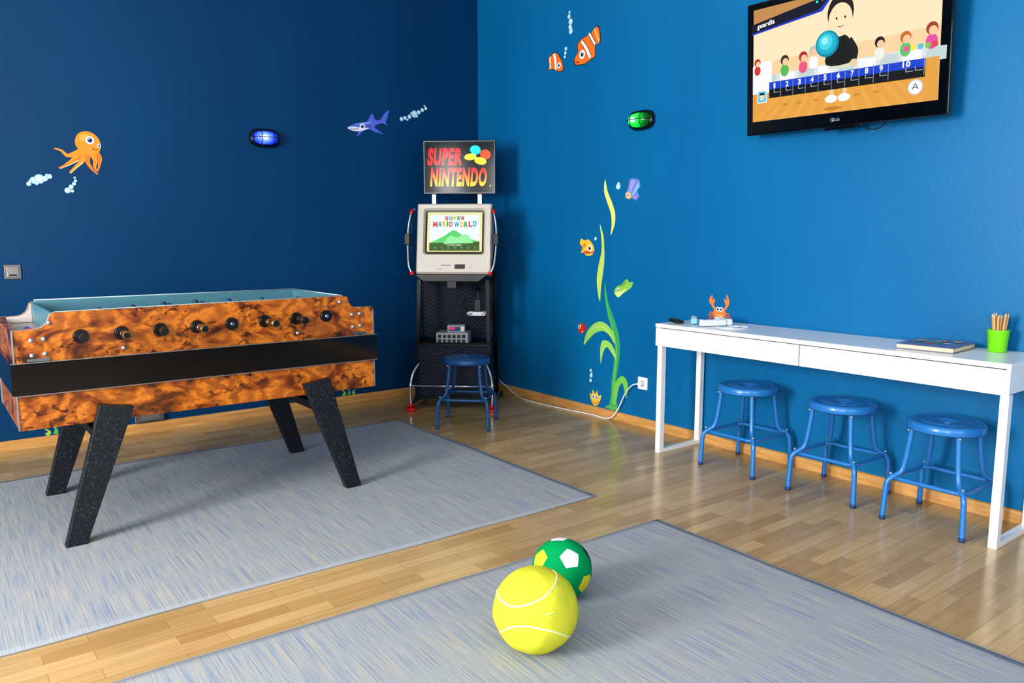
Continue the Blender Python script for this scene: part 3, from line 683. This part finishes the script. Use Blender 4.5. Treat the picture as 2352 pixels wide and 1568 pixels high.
sticker('seaweed_sticker.002','large green leafy seaweed wall sticker above skirting','E',[
 (sm("3934,960 3936,862 3907,741 3862,638 3830,534 3835,410 3853,283 3859,173 3870,68 3793,81 3812,181 3807,290 3784,416 3779,539 3807,643 3860,745 3905,833"),G3),
 (sm("4145,493 4118,582 4051,651 3972,680 3892,656 3840,600 3830,534 3882,590 3948,614 4028,591 4095,537"),(158,214,102)),
 (sm("3965,378 3972,487 3947,546 3881,543 3837,502 3801,414 3845,455 3902,504 3940,465"),(166,218,106)),
 (sm("3823,85 3834,193 3806,275 3748,320 3697,276 3703,168 3720,196 3747,268 3780,232 3799,152"),(126,202,84)),
 (sm("3915,72 3880,90 3840,110 3800,92 3760,76 3800,66 3860,66"),G2_),
 (ribbon(mm("3925,900 3895,760 3835,600 3808,480 3825,300 3835,110"),.004,.02),(110,196,110)),
 (ribbon(mm("4100,585 4020,635 3930,640 3860,585"),.006,.014),(190,226,116))])
sticker('fish_sticker.002','purple-blue fan-finned fish wall sticker','E',[(sm("3752,1533 3741,1576 3726,1618 3711,1657 3664,1657 3628,1641 3623,1599 3646,1580 3629,1542 3659,1515 3691,1531"),(110,140,216)),
 (sm("3720,1560 3705,1640 3668,1640 3700,1575"),(170,156,218)),(sm("3690,1560 3640,1630 3632,1600 3680,1550"),(130,190,238)),(sm("3680,1545 3645,1545 3660,1525"),(190,140,204)),
 (ell(3.725,1.55,.03,.022,.5),(240,176,96))]+eye(3.728,1.552,.013))
sticker('fish_sticker.003','small yellow spotted fish wall sticker','E',[(sm("4199,1224 4186,1262 4149,1250 4108,1256 4063,1219 4049,1180 4070,1148 4124,1141 4161,1162 4189,1162 4165,1200"),(242,198,66)),(ell(4.12,1.165,.04,.012),(214,96,64)),(ell(4.15,1.215,.014),(228,126,64)),(ell(4.17,1.19,.01),(228,126,64)),(ell(4.065,1.165,.012,.01),(234,106,94))]+eye(4.093,1.195,.024,(220,110,60)))
sticker('fish_sticker.004','small green pike fish wall sticker','E',[(sm("3843,892 3827,929 3773,955 3725,990 3704,970 3668,972 3683,936 3723,910 3763,887 3804,861"),(146,202,88)),(sm("3835,890 3790,900 3730,925 3765,890 3804,864"),(218,234,154)),(ribbon(mm("3790,940 3730,968"),.006,.006),(70,130,50)),(sm("3760,955 3745,985 3725,965",3),(110,170,70))]+eye(3.805,.912,.013))
sticker('fish_sticker.005','tiny red round fish wall sticker','E',[(ell(4.175,.613,.034,.038),(212,54,46)),(sm("4140,630 4118,650 4122,600 4140,602",3),(196,38,42)),(ell(4.16,.59,.008),(245,190,60)),(ell(4.18,.635,.007),(245,190,60))]+eye(4.193,.622,.013))
sticker('shell_sticker','yellow shell wall sticker with two eyes above skirting','E',[(sm("4073,150 4058,96 4030,66 3995,70 3968,105 3955,150 3985,142 3998,176 4020,150 4045,178 4052,140"),(244,202,64)),(ribbon(mm("4055,95 4015,82 3975,100"),.01,.01),(230,144,42))]+eye(4.035,.128,.015)+eye(3.998,.128,.015))
CR=(246,130,58)
L=[(ribbon(mm("2975,835 3000,860 3008,885"),.014,.018),CR),(ribbon(mm("2920,838 2900,860 2895,885"),.014,.018),CR),
 (sm("3025,880 3027,905 3004,925 3006,896 2992,905 2985,888 3000,868 3018,866",4),CR),(sm("2880,885 2885,912 2903,934 2900,900 2916,908 2915,888 2900,868 2884,870",4),CR)]
for s in (1,-1):
    for k in range(3): L.append((ribbon([(2.948+s*.035,.812-k*.01),(2.948+s*.066,.82-k*.018),(2.948+s*(.082-.008*k),.795-k*.018)],.009,.004),(228,108,48)))
L+=[(ell(2.948,.818,.047,.036),CR),(ell(2.948,.802,.026,.012),(250,166,92))]+eye(2.960,.842,.014)+eye(2.934,.842,.014)
sticker('crab_sticker','orange cartoon crab wall sticker above the desk','E',L)
for nm,lb,cx in (('seaweed_sticker.003','small green seaweed tuft sticker above north wall skirting',2.62),('seaweed_sticker.004','yellow-green seaweed tuft sticker above wall skirting',.64)):
    sticker(nm,lb,'N',[(ribbon([(cx-.05,.065),(cx-.03,.08),(cx-.055,.105)],.026,.004),G1),(ribbon([(cx,.065),(cx+.005,.09),(cx-.01,.125)],.03,.004),G2_),(ribbon([(cx+.05,.065),(cx+.035,.08),(cx+.06,.10)],.026,.004),G1)])
# ---------------------------------------------------------------- arcade stand
ARZ=math.radians(-41.8); AL=Vector((3.093,4.742,0))
ar=thing('arcade_stand',AL,'black and chrome video game stand with lit header sign','game stand',rot=(0,0,ARZ))
AM=Matrix.Translation(AL)@Matrix.Rotation(ARZ,4,'Z')
FR=mat((14,15,20),.4,.2,spec=.3)
b=MB()
def bar(b,p0,p1,w,m):
    p0=Vector(p0);p1=Vector(p1); d=(p1-p0).normalized(); u=Vector((1,0,0)); 
    if abs(d.x)>.9: u=Vector((0,0,1))
    u=(u-d*u.dot(d)).normalized(); v=d.cross(u)
    vs=[p+u*a*w+v*c*w for p in(p0,p1) for a,c in((-1,-1),(1,-1),(1,1),(-1,1))]
    b.add(vs,[(0,1,2,3),(7,6,5,4),(0,4,5,1),(1,5,6,2),(2,6,7,3),(3,7,4,0)],m)
for s in (-1,1):
    bar(b,(s*.275,.10,.06),(s*.255,.16,.96),.014,FR); bar(b,(s*.285,.55,.03),(s*.27,.38,1.50),.016,FR)
    bar(b,(s*.28,.09,.49),(s*.28,.50,.49),.012,FR); bar(b,(s*.28,.05,.07),(s*.29,.60,.04),.014,FR); bar(b,(s*.258,.15,.95),(s*.27,.44,.95),.012,FR)
bar(b,(-.27,.10,.485),(.27,.10,.485),.012,FR); bar(b,(-.27,.43,.94),(.27,.43,.94),.012,FR); bar(b,(-.27,.55,.05),(.27,.55,.05),.012,FR); bar(b,(-.27,.10,.08),(.27,.10,.08),.012,FR)
b.fin('stand_frame',ar)
b=MB(); b.box(-.27,.27,.412,.418,.50,.94,M_PERF); b.fin('back_panel',ar,label='black perforated steel panel')
b=MB(); b.box(-.262,.262,.104,.109,.09,.475,M_PERF); b.fin('front_panel',ar,label='black perforated steel panel')
b=MB(); b.box(-.268,.268,.085,.41,.473,.483,BLACK); b.fin('shelf',ar)
b=MB(); b.prism([(-.262,1.0),(.262,1.0),(.20,.955),(-.20,.955)],.04,.42,BLACK); b.fin('monitor_tray',ar)
b=MB(); b.box(-.035,.035,.07,.13,.90,.9545,BLACK); b.fin('coin_box',ar,bevel=.003)
for s in (-1,1):
    b=MB(); b.tube([(s*.30,0,.035),(s*.305,-.003,.12),(s*.302,0,.20),(s*.285,.03,.28),(s*.255,.075,.335),(s*.25,.11,.35)],.010,CHROME,n=6); b.fin('chrome_tube',ar,label='curved chrome tube')
    b=MB(); b.tube([(s*.30,0,.04),(s*.30,.3,.03),(s*.30,.60,.04)],.010,CHROME,n=3); b.fin('foot_bar',ar)
    b=MB(); b.cyl((s*.30,0,0),(s*.30,0,.022),.044,RED,.04,24); b.cyl((s*.30,0,.022),(s*.30,0,.05),.018,RED); b.fin('foot_pad',ar,label='round red foot pad')
    b=MB(); b.cyl((s*.30,.60,0),(s*.30,.60,.03),.03,BLACK,seg=20); b.fin('rear_foot',ar)
    b=MB(); b.tube([(s*.275,.04,1.0),(s*.310,.05,1.06),(s*.325,.09,1.2),(s*.325,.12,1.33),(s*.308,.14,1.44),(s*.285,.17,1.48)],.0075,CHROME,n=6); cf=b.fin('side_guard',ar,label='bent chrome side guard')
    b=MB(); b.tube([(s*.272,.10,1.0),(s*.295,.12,1.1),(s*.305,.14,1.28),(s*.297,.16,1.42),(s*.285,.18,1.46)],.005,BLACK,n=5); b.fin('guard_cable',cf)
    b=MB(); b.box(s*.325-.018,s*.325+.018,.07,.12,1.22,1.30,mat((40,38,38),.5)); b.fin('guard_block',cf,bevel=.004)
    b=MB(); b.cyl((s*.282,.04,1.0),(s*.292,.043,1.022),.015,RED); b.cyl((s*.308,.138,1.445),(s*.296,.158,1.472),.011,RED); b.each('red_collar',cf)
    b=MB(); b.box(s*.175-.015,s*.175+.015,.385,.40,1.45,1.66,mat((190,190,190),.3,.4)); b.fin('sign_post',ar)
b=MB(); b.tube([(-.30,0,.185),(.305,0,.185)],.009,CHROME,n=0); b.fin('front_rail',ar)
b=MB(); b.box(-.245,.300,.335,.40,1.595,1.99,mat((80,82,86),.3,.5)); sg=b.fin('header_sign',ar,bevel=.004)
def mq(c,e=.12): return mat(c,.12,emit=e,coat=0,var=0,spec=.45)
gm=NT('sign_gradient_lettering'); tc=gm.n('ShaderNodeTexCoord'); sp=gm.n('ShaderNodeSeparateXYZ'); gm.l(tc.outputs['Object'],sp.inputs[0])
mr=gm.n('ShaderNodeMapRange'); mr.inputs['From Min'].default_value=1.65; mr.inputs['From Max'].default_value=1.79; gm.l(sp.outputs['Z'],mr.inputs['Value'])
gc=gm.ramp(mr.outputs[0],[(0,(250,200,30)),(.3,(246,130,24)),(.8,(226,40,24))]); gm.l(gc,gm.b.inputs['Base Color']); gm.l(gc,gm.b.inputs['Emission Color']); gm.b.inputs['Emission Strength'].default_value=.75; gm.b.inputs['Roughness'].default_value=.12; gm.b.inputs['Specular IOR Level'].default_value=.45
cv=CV(.0004); cv.r(-.235,1.606,.290,1.98,mq((10,9,10),.1))
cv.text('SUPER',-.215,1.805,.262,.13,mq((224,16,22),.85),shear=.08,bold=.045)
cv.text('NINTENDO',-.195,1.65,.425,.14,gm.m,shear=.08,bold=.045)
for pts,c in ((ell(.150,1.918,.040,.034,-.2),(30,180,200)),(ell(.225,1.885,.040,.036,-.2),(232,70,36)),(ell(.112,1.868,.046,.024,.1),(232,220,50)),(ell(.188,1.838,.046,.027,-.2),(220,210,44))): cv.p(pts,mq(c,.75))
cv.p(ell(.262,1.655,.006),mq((246,200,30),.5))
cv.fin('sign_face',sg,loc=(0,.3345,0),recalc=False,label='black sign face with red and yellow lettering')
# CRT
BEI=mat((200,192,180),.5,var=.02); mon=MB(); TM=Matrix.Translation((.012,.075,1.008))@Matrix.Rotation(math.radians(-13),4,'X')
w=.277; h=.525
def rr(x0,x1,z0,z1,y,r,n=6):
    o=[]
    for cx,cz,a0 in((x1-r,z1-r,0),(x0+r,z1-r,90),(x0+r,z0+r,180),(x1-r,z0+r,270)):
        for k in range(n+1): a=math.radians(a0+90*k/n); o.append((cx+r*math.cos(a),y,cz+r*math.sin(a)))
    return o
def loft(mb,rings,m,cap0=False,cap1=False,M=None):
    n=len(rings[0]); vs=sum(rings,[]); fs=[(r*n+k,r*n+(k+1)%n,(r+1)*n+(k+1)%n,(r+1)*n+k) for r in range(len(rings)-1) for k in range(n)]
    if cap0: fs.append(list(range(n))[::-1])
    if cap1: fs.append(list(range((len(rings)-1)*n,len(rings)*n)))
    mb.add(vs,fs,m,False,M)
SX,SZ0,SZ1=.218,.152,.478
loft(mon,[rr(-SX,SX,SZ0,SZ1,.022,.02),rr(-SX-.012,SX+.012,SZ0-.012,SZ1+.012,-.002,.025),rr(-w+.01,w-.01,.012,h-.012,-.006,.012),rr(-w,w,0,h,.01,.012),rr(-w,w,0,h,.10,.012),rr(-w+.03,w-.03,.03,h-.02,.16,.03),rr(-.17,.17,.09,h-.12,.36,.04)],BEI,False,True,TM)
crt=mon.fin('monitor',ar,label='beige cathode ray monitor')
b=MB(); bev=mat((30,29,28),.35); loft(b,[rr(-SX,SX,SZ0,SZ1,.0225,.02),rr(-SX+.014,SX-.014,SZ0+.014,SZ1-.014,.026,.03)],bev,False,False,TM); b.fin('screen_surround',crt)
cv=CV(.0003)
a0,a1,c0,c1=-.204,.204,.166,.464; 
def q(s,t): return (a0+(a1-a0)*s,c0+(c1-c0)*t)
def Q(l): return [q(*z) for z in l]
cv.p(Q([(0,0),(1,0),(1,1),(0,1)]),gr((216,206,140)))
for i in range(16): cv.p(Q([(i/16,.95),((i+.8)/16,.95),((i+.8)/16,.99),(i/16,.99)]),gr((244,234,176)),up=(i==0))
for i in range(10):
    for xx in (.0,.96): cv.p(Q([(xx+.003,.05+i*.09),(xx+.036,.05+i*.09),(xx+.036,.12+i*.09),(xx+.003,.12+i*.09)]),gr((244,234,176)),up=False)
cv.p(Q([(.045,.03),(.955,.03),(.955,.935),(.045,.935)]),gr((228,250,246)))
cv.p([(v.x,v.y) for v in cat([(*q(.045,.22),0),(*q(.2,.32),0),(*q(.32,.40),0),(*q(.42,.50),0),(*q(.5,.54),0),(*q(.6,.46),0),(*q(.7,.36),0),(*q(.85,.30),0),(*q(.955,.26),0)],4,False)]+[q(.955,.2),q(.045,.2)],gr((96,206,110)))
cv.p([(v.x,v.y) for v in cat([(*q(.3,.2),0),(*q(.42,.40),0),(*q(.55,.36),0),(*q(.72,.44),0),(*q(.85,.22),0)],4,False)],gr((150,232,160)))
cv.p(Q([(.045,.03),(.955,.03),(.955,.26),(.045,.22)]),gr((60,100,44)))
for i in range(14): cv.p(Q([(.08+i*.06,.08),(.11+i*.06,.08),(.11+i*.06,.12),(.08+i*.06,.12)]),gr((120,150,60) if i%2 else (40,80,40)),up=(i==0))
cols=[(220,60,60),(60,140,220),(230,190,50),(60,170,90),(220,60,60)]
for i,ch in enumerate('SUPER'): cv.text(ch,*q(.32+i*.075,.79),.026,.030,gr(cols[i%5]),bold=.05)
xx=.105
for i,ch in enumerate('MARIOWORLD'):
    wch={'I':.012,'M':.034,'W':.038}.get(ch,.028)
    if i==5: xx+=.02
    cv.text(ch,*q(xx,.62+.012*math.sin(i*.8)),wch,.042,gr([(220,70,60),(60,150,210),(236,180,40),(60,170,80)][i%4]),bold=.05); xx+=wch/.408+.010
cv.text('TM',*q(.91,.76),.010,.006,gr((90,120,120)))
cv.text('1 PLAYER GAME',*q(.36,.15),.11,.010,gr((230,235,220)))
for v in cv.v:
    v.y+= .020+ .008*((v.x/.204)**2+((v.z-.315)/.15)**2)*.5-.004
cv.v=[TM@v for v in cv.v]
cv.fin('screen',crt,recalc=False,label='lit game title picture')
b=MB(); b.box(.01,.085,-.008,-.003,.035,.068,BLACK,TM); b.box(-.09,-.02,-.0075,-.003,.058,.064,mat((120,116,110),.5),TM); b.box(-.12,-.08,-.0075,-.003,.03,.036,mat((160,155,148),.5),TM); b.box(.11,.135,-.008,-.003,.04,.056,mat((190,184,174),.5),TM); b.each('control_button',crt)
def onstand(name,loc,label,cat_,dr=0):
    p=AM@Vector(loc); return thing(name,p,label,cat_,rot=(0,0,ARZ+dr))
e=onstand('game_console',(-.005,.19,.4835),'grey slotted game console box standing on the shelf','game console')
b=MB(); GY=mat((160,162,166),.4); b.box(-.12,.12,-.09,.09,.0,.085,GY); b.fin('console_case',e,bevel=.005)
b=MB()
for r in range(2):
    for k in range(6): b.box(-.105+k*.036,-.105+k*.036+.024,-.0925,-.0905,.012+r*.035,.036+r*.035,mat((28,30,34),.5))
b.each('vent_slot',e)
e=onstand('digital_counter',(.015,.19,.569),'small grey counter box with red display on console','electronic device',.1)
b=MB(); b.box(-.065,.065,-.05,.05,0,.05,mat((170,174,180),.4)); b.fin('counter_case',e,bevel=.003)
cv=CV(); cv.r(-.055,.008,.03,.042,mat((30,60,120),.3)); cv.r(-.05,.022,-.01,.038,glow((230,50,60),1.2)); cv.r(.04,.01,.058,.04,mat((230,230,230),.4)); cv.fin('display',e,loc=(0,-.0505,0),recalc=False)
e=onstand('game_controller',(.175,.20,.705),'white game controller hanging from a black holder','game controller')
b=MB(); PW=mat((226,226,228),.35); b.ball((-.05,0,0),.032,PW,1,1,.55); b.ball((.05,0,0),.032,PW,1,1,.55); b.box(-.05,.05,-.026,.026,-.014,.014,PW); b.fin('controller_body',e)
b=MB(); 
for k,(x,z) in enumerate(((.05,.012),(.062,.0),(.038,0),(.05,-.01))): b.cyl((x,-.03,z),(x,-.036,z),.005,mat([(60,160,90),(200,60,60),(60,90,190),(220,190,60)][k],.3),seg=10)
b.box(-.062,-.038,-.036,-.03,-.003,.003,BLACK); b.each('button',e)
b=MB(); b.box(-.02,.02,.0,.03,.015,.10,BLACK); b.tube([(0,.03,.09),(0,.04,.15),(-.02,.06,.17),(-.02,.208,.18)],.006,BLACK,n=5); b.fin('controller_holder',e)
b=MB(); b.tube([(-.03,.02,.0),(-.06,.06,-.03),(-.10,.12,.02),(-.13,.16,.06),(-.12,.205,.10)],.0025,BLACK,n=6,seg=6); b.fin('cable',e)
# ---------------------------------------------------------------- things on the desk
Z=DZ+.0006
e=thing('remote_control',(3.56,3.03,Z),'black remote control lying on the desk end','remote control',rot=(0,0,math.radians(60)))
b=MB(); b.box(-.075,.075,-.022,.022,0,.018,BLACK); b.fin('remote_body',e,bevel=.006,bseg=3)
b=MB(); [b.cyl((-.055+k*.018,(-.009 if r else .009),.0175),(-.055+k*.018,(-.009 if r else .009),.0205),.005,mat((60,60,64),.5),seg=10) for k in range(7) for r in range(2)]; b.each('button',e)
def wand(loc,rz,label,sl):
    e=thing('motion_controller',loc,label,'game controller',rot=(0,0,rz),group='motion controllers on the desk')
    b=MB(); b.box(-.08,.08,-.02,.02,.002,.036,sl); b.fin('controller_sleeve',e,bevel=.009,bseg=4)
    b=MB(); b.box(-.078,.06,-.014,.014,.0362,.038,WHITE); b.fin('controller_face',e,bevel=.0008)
    b=MB(); b.cyl((.03,0,.038),(.03,0,.0405),.009,mat((225,228,232),.3)); b.box(.048,.055,-.004,.004,.0381,.0395,mat((120,125,130),.4)); [b.cyl((x,0,.038),(x,0,.0395),.004,mat((120,125,130),.4),seg=10) for x in(0,-.015)]; b.box(-.06,-.04,-.003,.003,.0381,.039,mat((60,120,200),.4)); b.each('button',e)
    return e
SLB=mat((130,190,210),.3); SLW=mat((226,230,234),.3)
wand((3.60,2.93,Z),math.radians(40),'white motion controller in a pale blue sleeve',SLB)
e2=wand((3.575,2.775,Z),math.radians(-20),'white motion controller in clear sleeve with strap',SLW)
wand((3.70,2.80,Z),math.radians(65),'second white motion controller lying near the wall',SLW)
e=thing('strap_cord',(3.55,2.65,Z),'thin white cord looped loosely on the desk','cable')
b=MB(); b.tube([(.02,.09,.008),(-.03,.05,.004),(-.04,-.02,.003),(.02,-.07,.003),(.10,-.06,.003),(.12,.0,.003),(.07,.05,.004),(.0,.03,.004),(-.02,-.03,.006),(.05,-.03,.004),(.14,.02,.003),(.2,.03,.003)],.003,SLW,n=6,seg=8); b.fin('cord',e)
e=thing('picture_book',(3.665,1.60,Z),'closed picture book with colourful patterned cover on desk','book',rot=(0,0,math.radians(4)))
b=MB(); b.box(-.135,.13,-.118,.118,.004,.020,mat((226,210,172),.8)); b.fin('page_block',e)
CO=mat((120,110,150),.35); b=MB(); b.box(-.14,.135,-.122,.122,.0,.0035,CO); b.box(-.14,.135,-.122,.122,.0205,.024,CO); b.each('cover',e,bevel=.001)
cv=CV(.0002)
cv.r(-.13,-.112,.125,.112,mat((110,130,170),.3)); random.seed(3)
for k in range(26):
    cv.p(ell(random.uniform(-.11,.10),random.uniform(-.09,.09),random.uniform(.008,.022),random.uniform(.006,.02),random.random()*3,14),mat(random.choice([(220,80,70),(240,200,70),(90,180,110),(230,230,235),(220,120,180),(90,60,120),(80,190,210)]),.35))
cv.fin('cover_picture',e,loc=(0,0,.0243),rot=(math.radians(-90),0,0),recalc=False)
cp=thing('pencil_cup',(3.765,1.385,Z),'lime green plastic cup holding colouring pencils','cup')
LIME=mat((120,214,24),.35,var=.04)
b=MB(); b.lathe([(.0001,.002),(.032,.0),(.036,.003),(.043,.092),(.0445,.096),(.043,.098),(.041,.094),(.034,.006),(.0001,.006)],LIME,40,closed=False); b.fin('cup_body',cp)
random.seed(11); pc=[(200,60,50),(60,100,190),(230,180,50),(60,150,80),(120,60,140),(230,120,50),(40,40,44),(190,70,120)]
for k in range(12):
    a=k*2.4; r=.010+.018*((k*7)%5)/5; ax,ay=math.cos(a),math.sin(a); ln=.160+.012*((k*5)%4)/4
    bx,byy=r*ax*.6,r*ay*.6; tx,ty=ax*(r*.6+.019),ay*(r*.6+.019)
    e=thing('colouring_pencil',(3.765+bx,1.385+byy,Z+.0066),'natural wood colouring pencil standing in green cup','pencil',group='colouring pencils in the cup')
    top=Vector((tx-bx,ty-byy,ln)); d=top.normalized()
    b=MB(); b.cyl((0,0,0),d*(ln-.018),.0042,mat((214,168,112),.5),seg=8); b.fin('pencil_barrel',e)
    b=MB(); b.cyl(d*(ln-.0178),d*(ln-.006),.0042,mat((232,200,150),.6),.0018,8); b.fin('pencil_cone',e)
    b=MB(); b.cyl(d*(ln-.0058),d*ln,.0018,mat(pc[k%8],.5),.0004,8); b.fin('pencil_tip',e)
# ---------------------------------------------------------------- light
def area(loc,rot,sx,sy,p,col):
    l=bpy.data.lights.new('window_and_fill_light','AREA'); l.shape='RECTANGLE'; l.size=sx; l.size_y=sy; l.energy=p; l.color=col
    o=bpy.data.objects.new('window_and_fill_light',l); o.location=loc; o.rotation_euler=rot; SC.collection.objects.link(o); return o
R90=math.radians(90)
WC=(1,.985,.96)
area((-3.15,2.1,1.8),(0,-R90,0),1.9,1.3,300,WC)
area((-3.15,-.28,1.8),(0,-R90,0),1.9,.42,42,WC)
area((-3.15,-2.2,1.8),(0,-R90,0),1.9,1.4,170,WC)
area((.8,-3.15,1.8),(R90,0,0),2.6,2.0,55,WC)  # added fill from behind the camera, not an actual window
w=bpy.data.worlds.new('world'); SC.world=w; w.use_nodes=True
w.node_tree.nodes['Background'].inputs[0].default_value=(.80,.90,1.0,1); w.node_tree.nodes['Background'].inputs[1].default_value=.9
# ---------------------------------------------------------------- camera
cd=bpy.data.cameras.new('camera'); cd.sensor_width=36; cd.lens=36*1791/2352; cd.clip_start=.05
co=bpy.data.objects.new('camera',cd); co.location=(0,0,1.277); co.rotation_euler=(math.radians(90-7.66),0,math.radians(-37.65))
SC.collection.objects.link(co); SC.camera=co
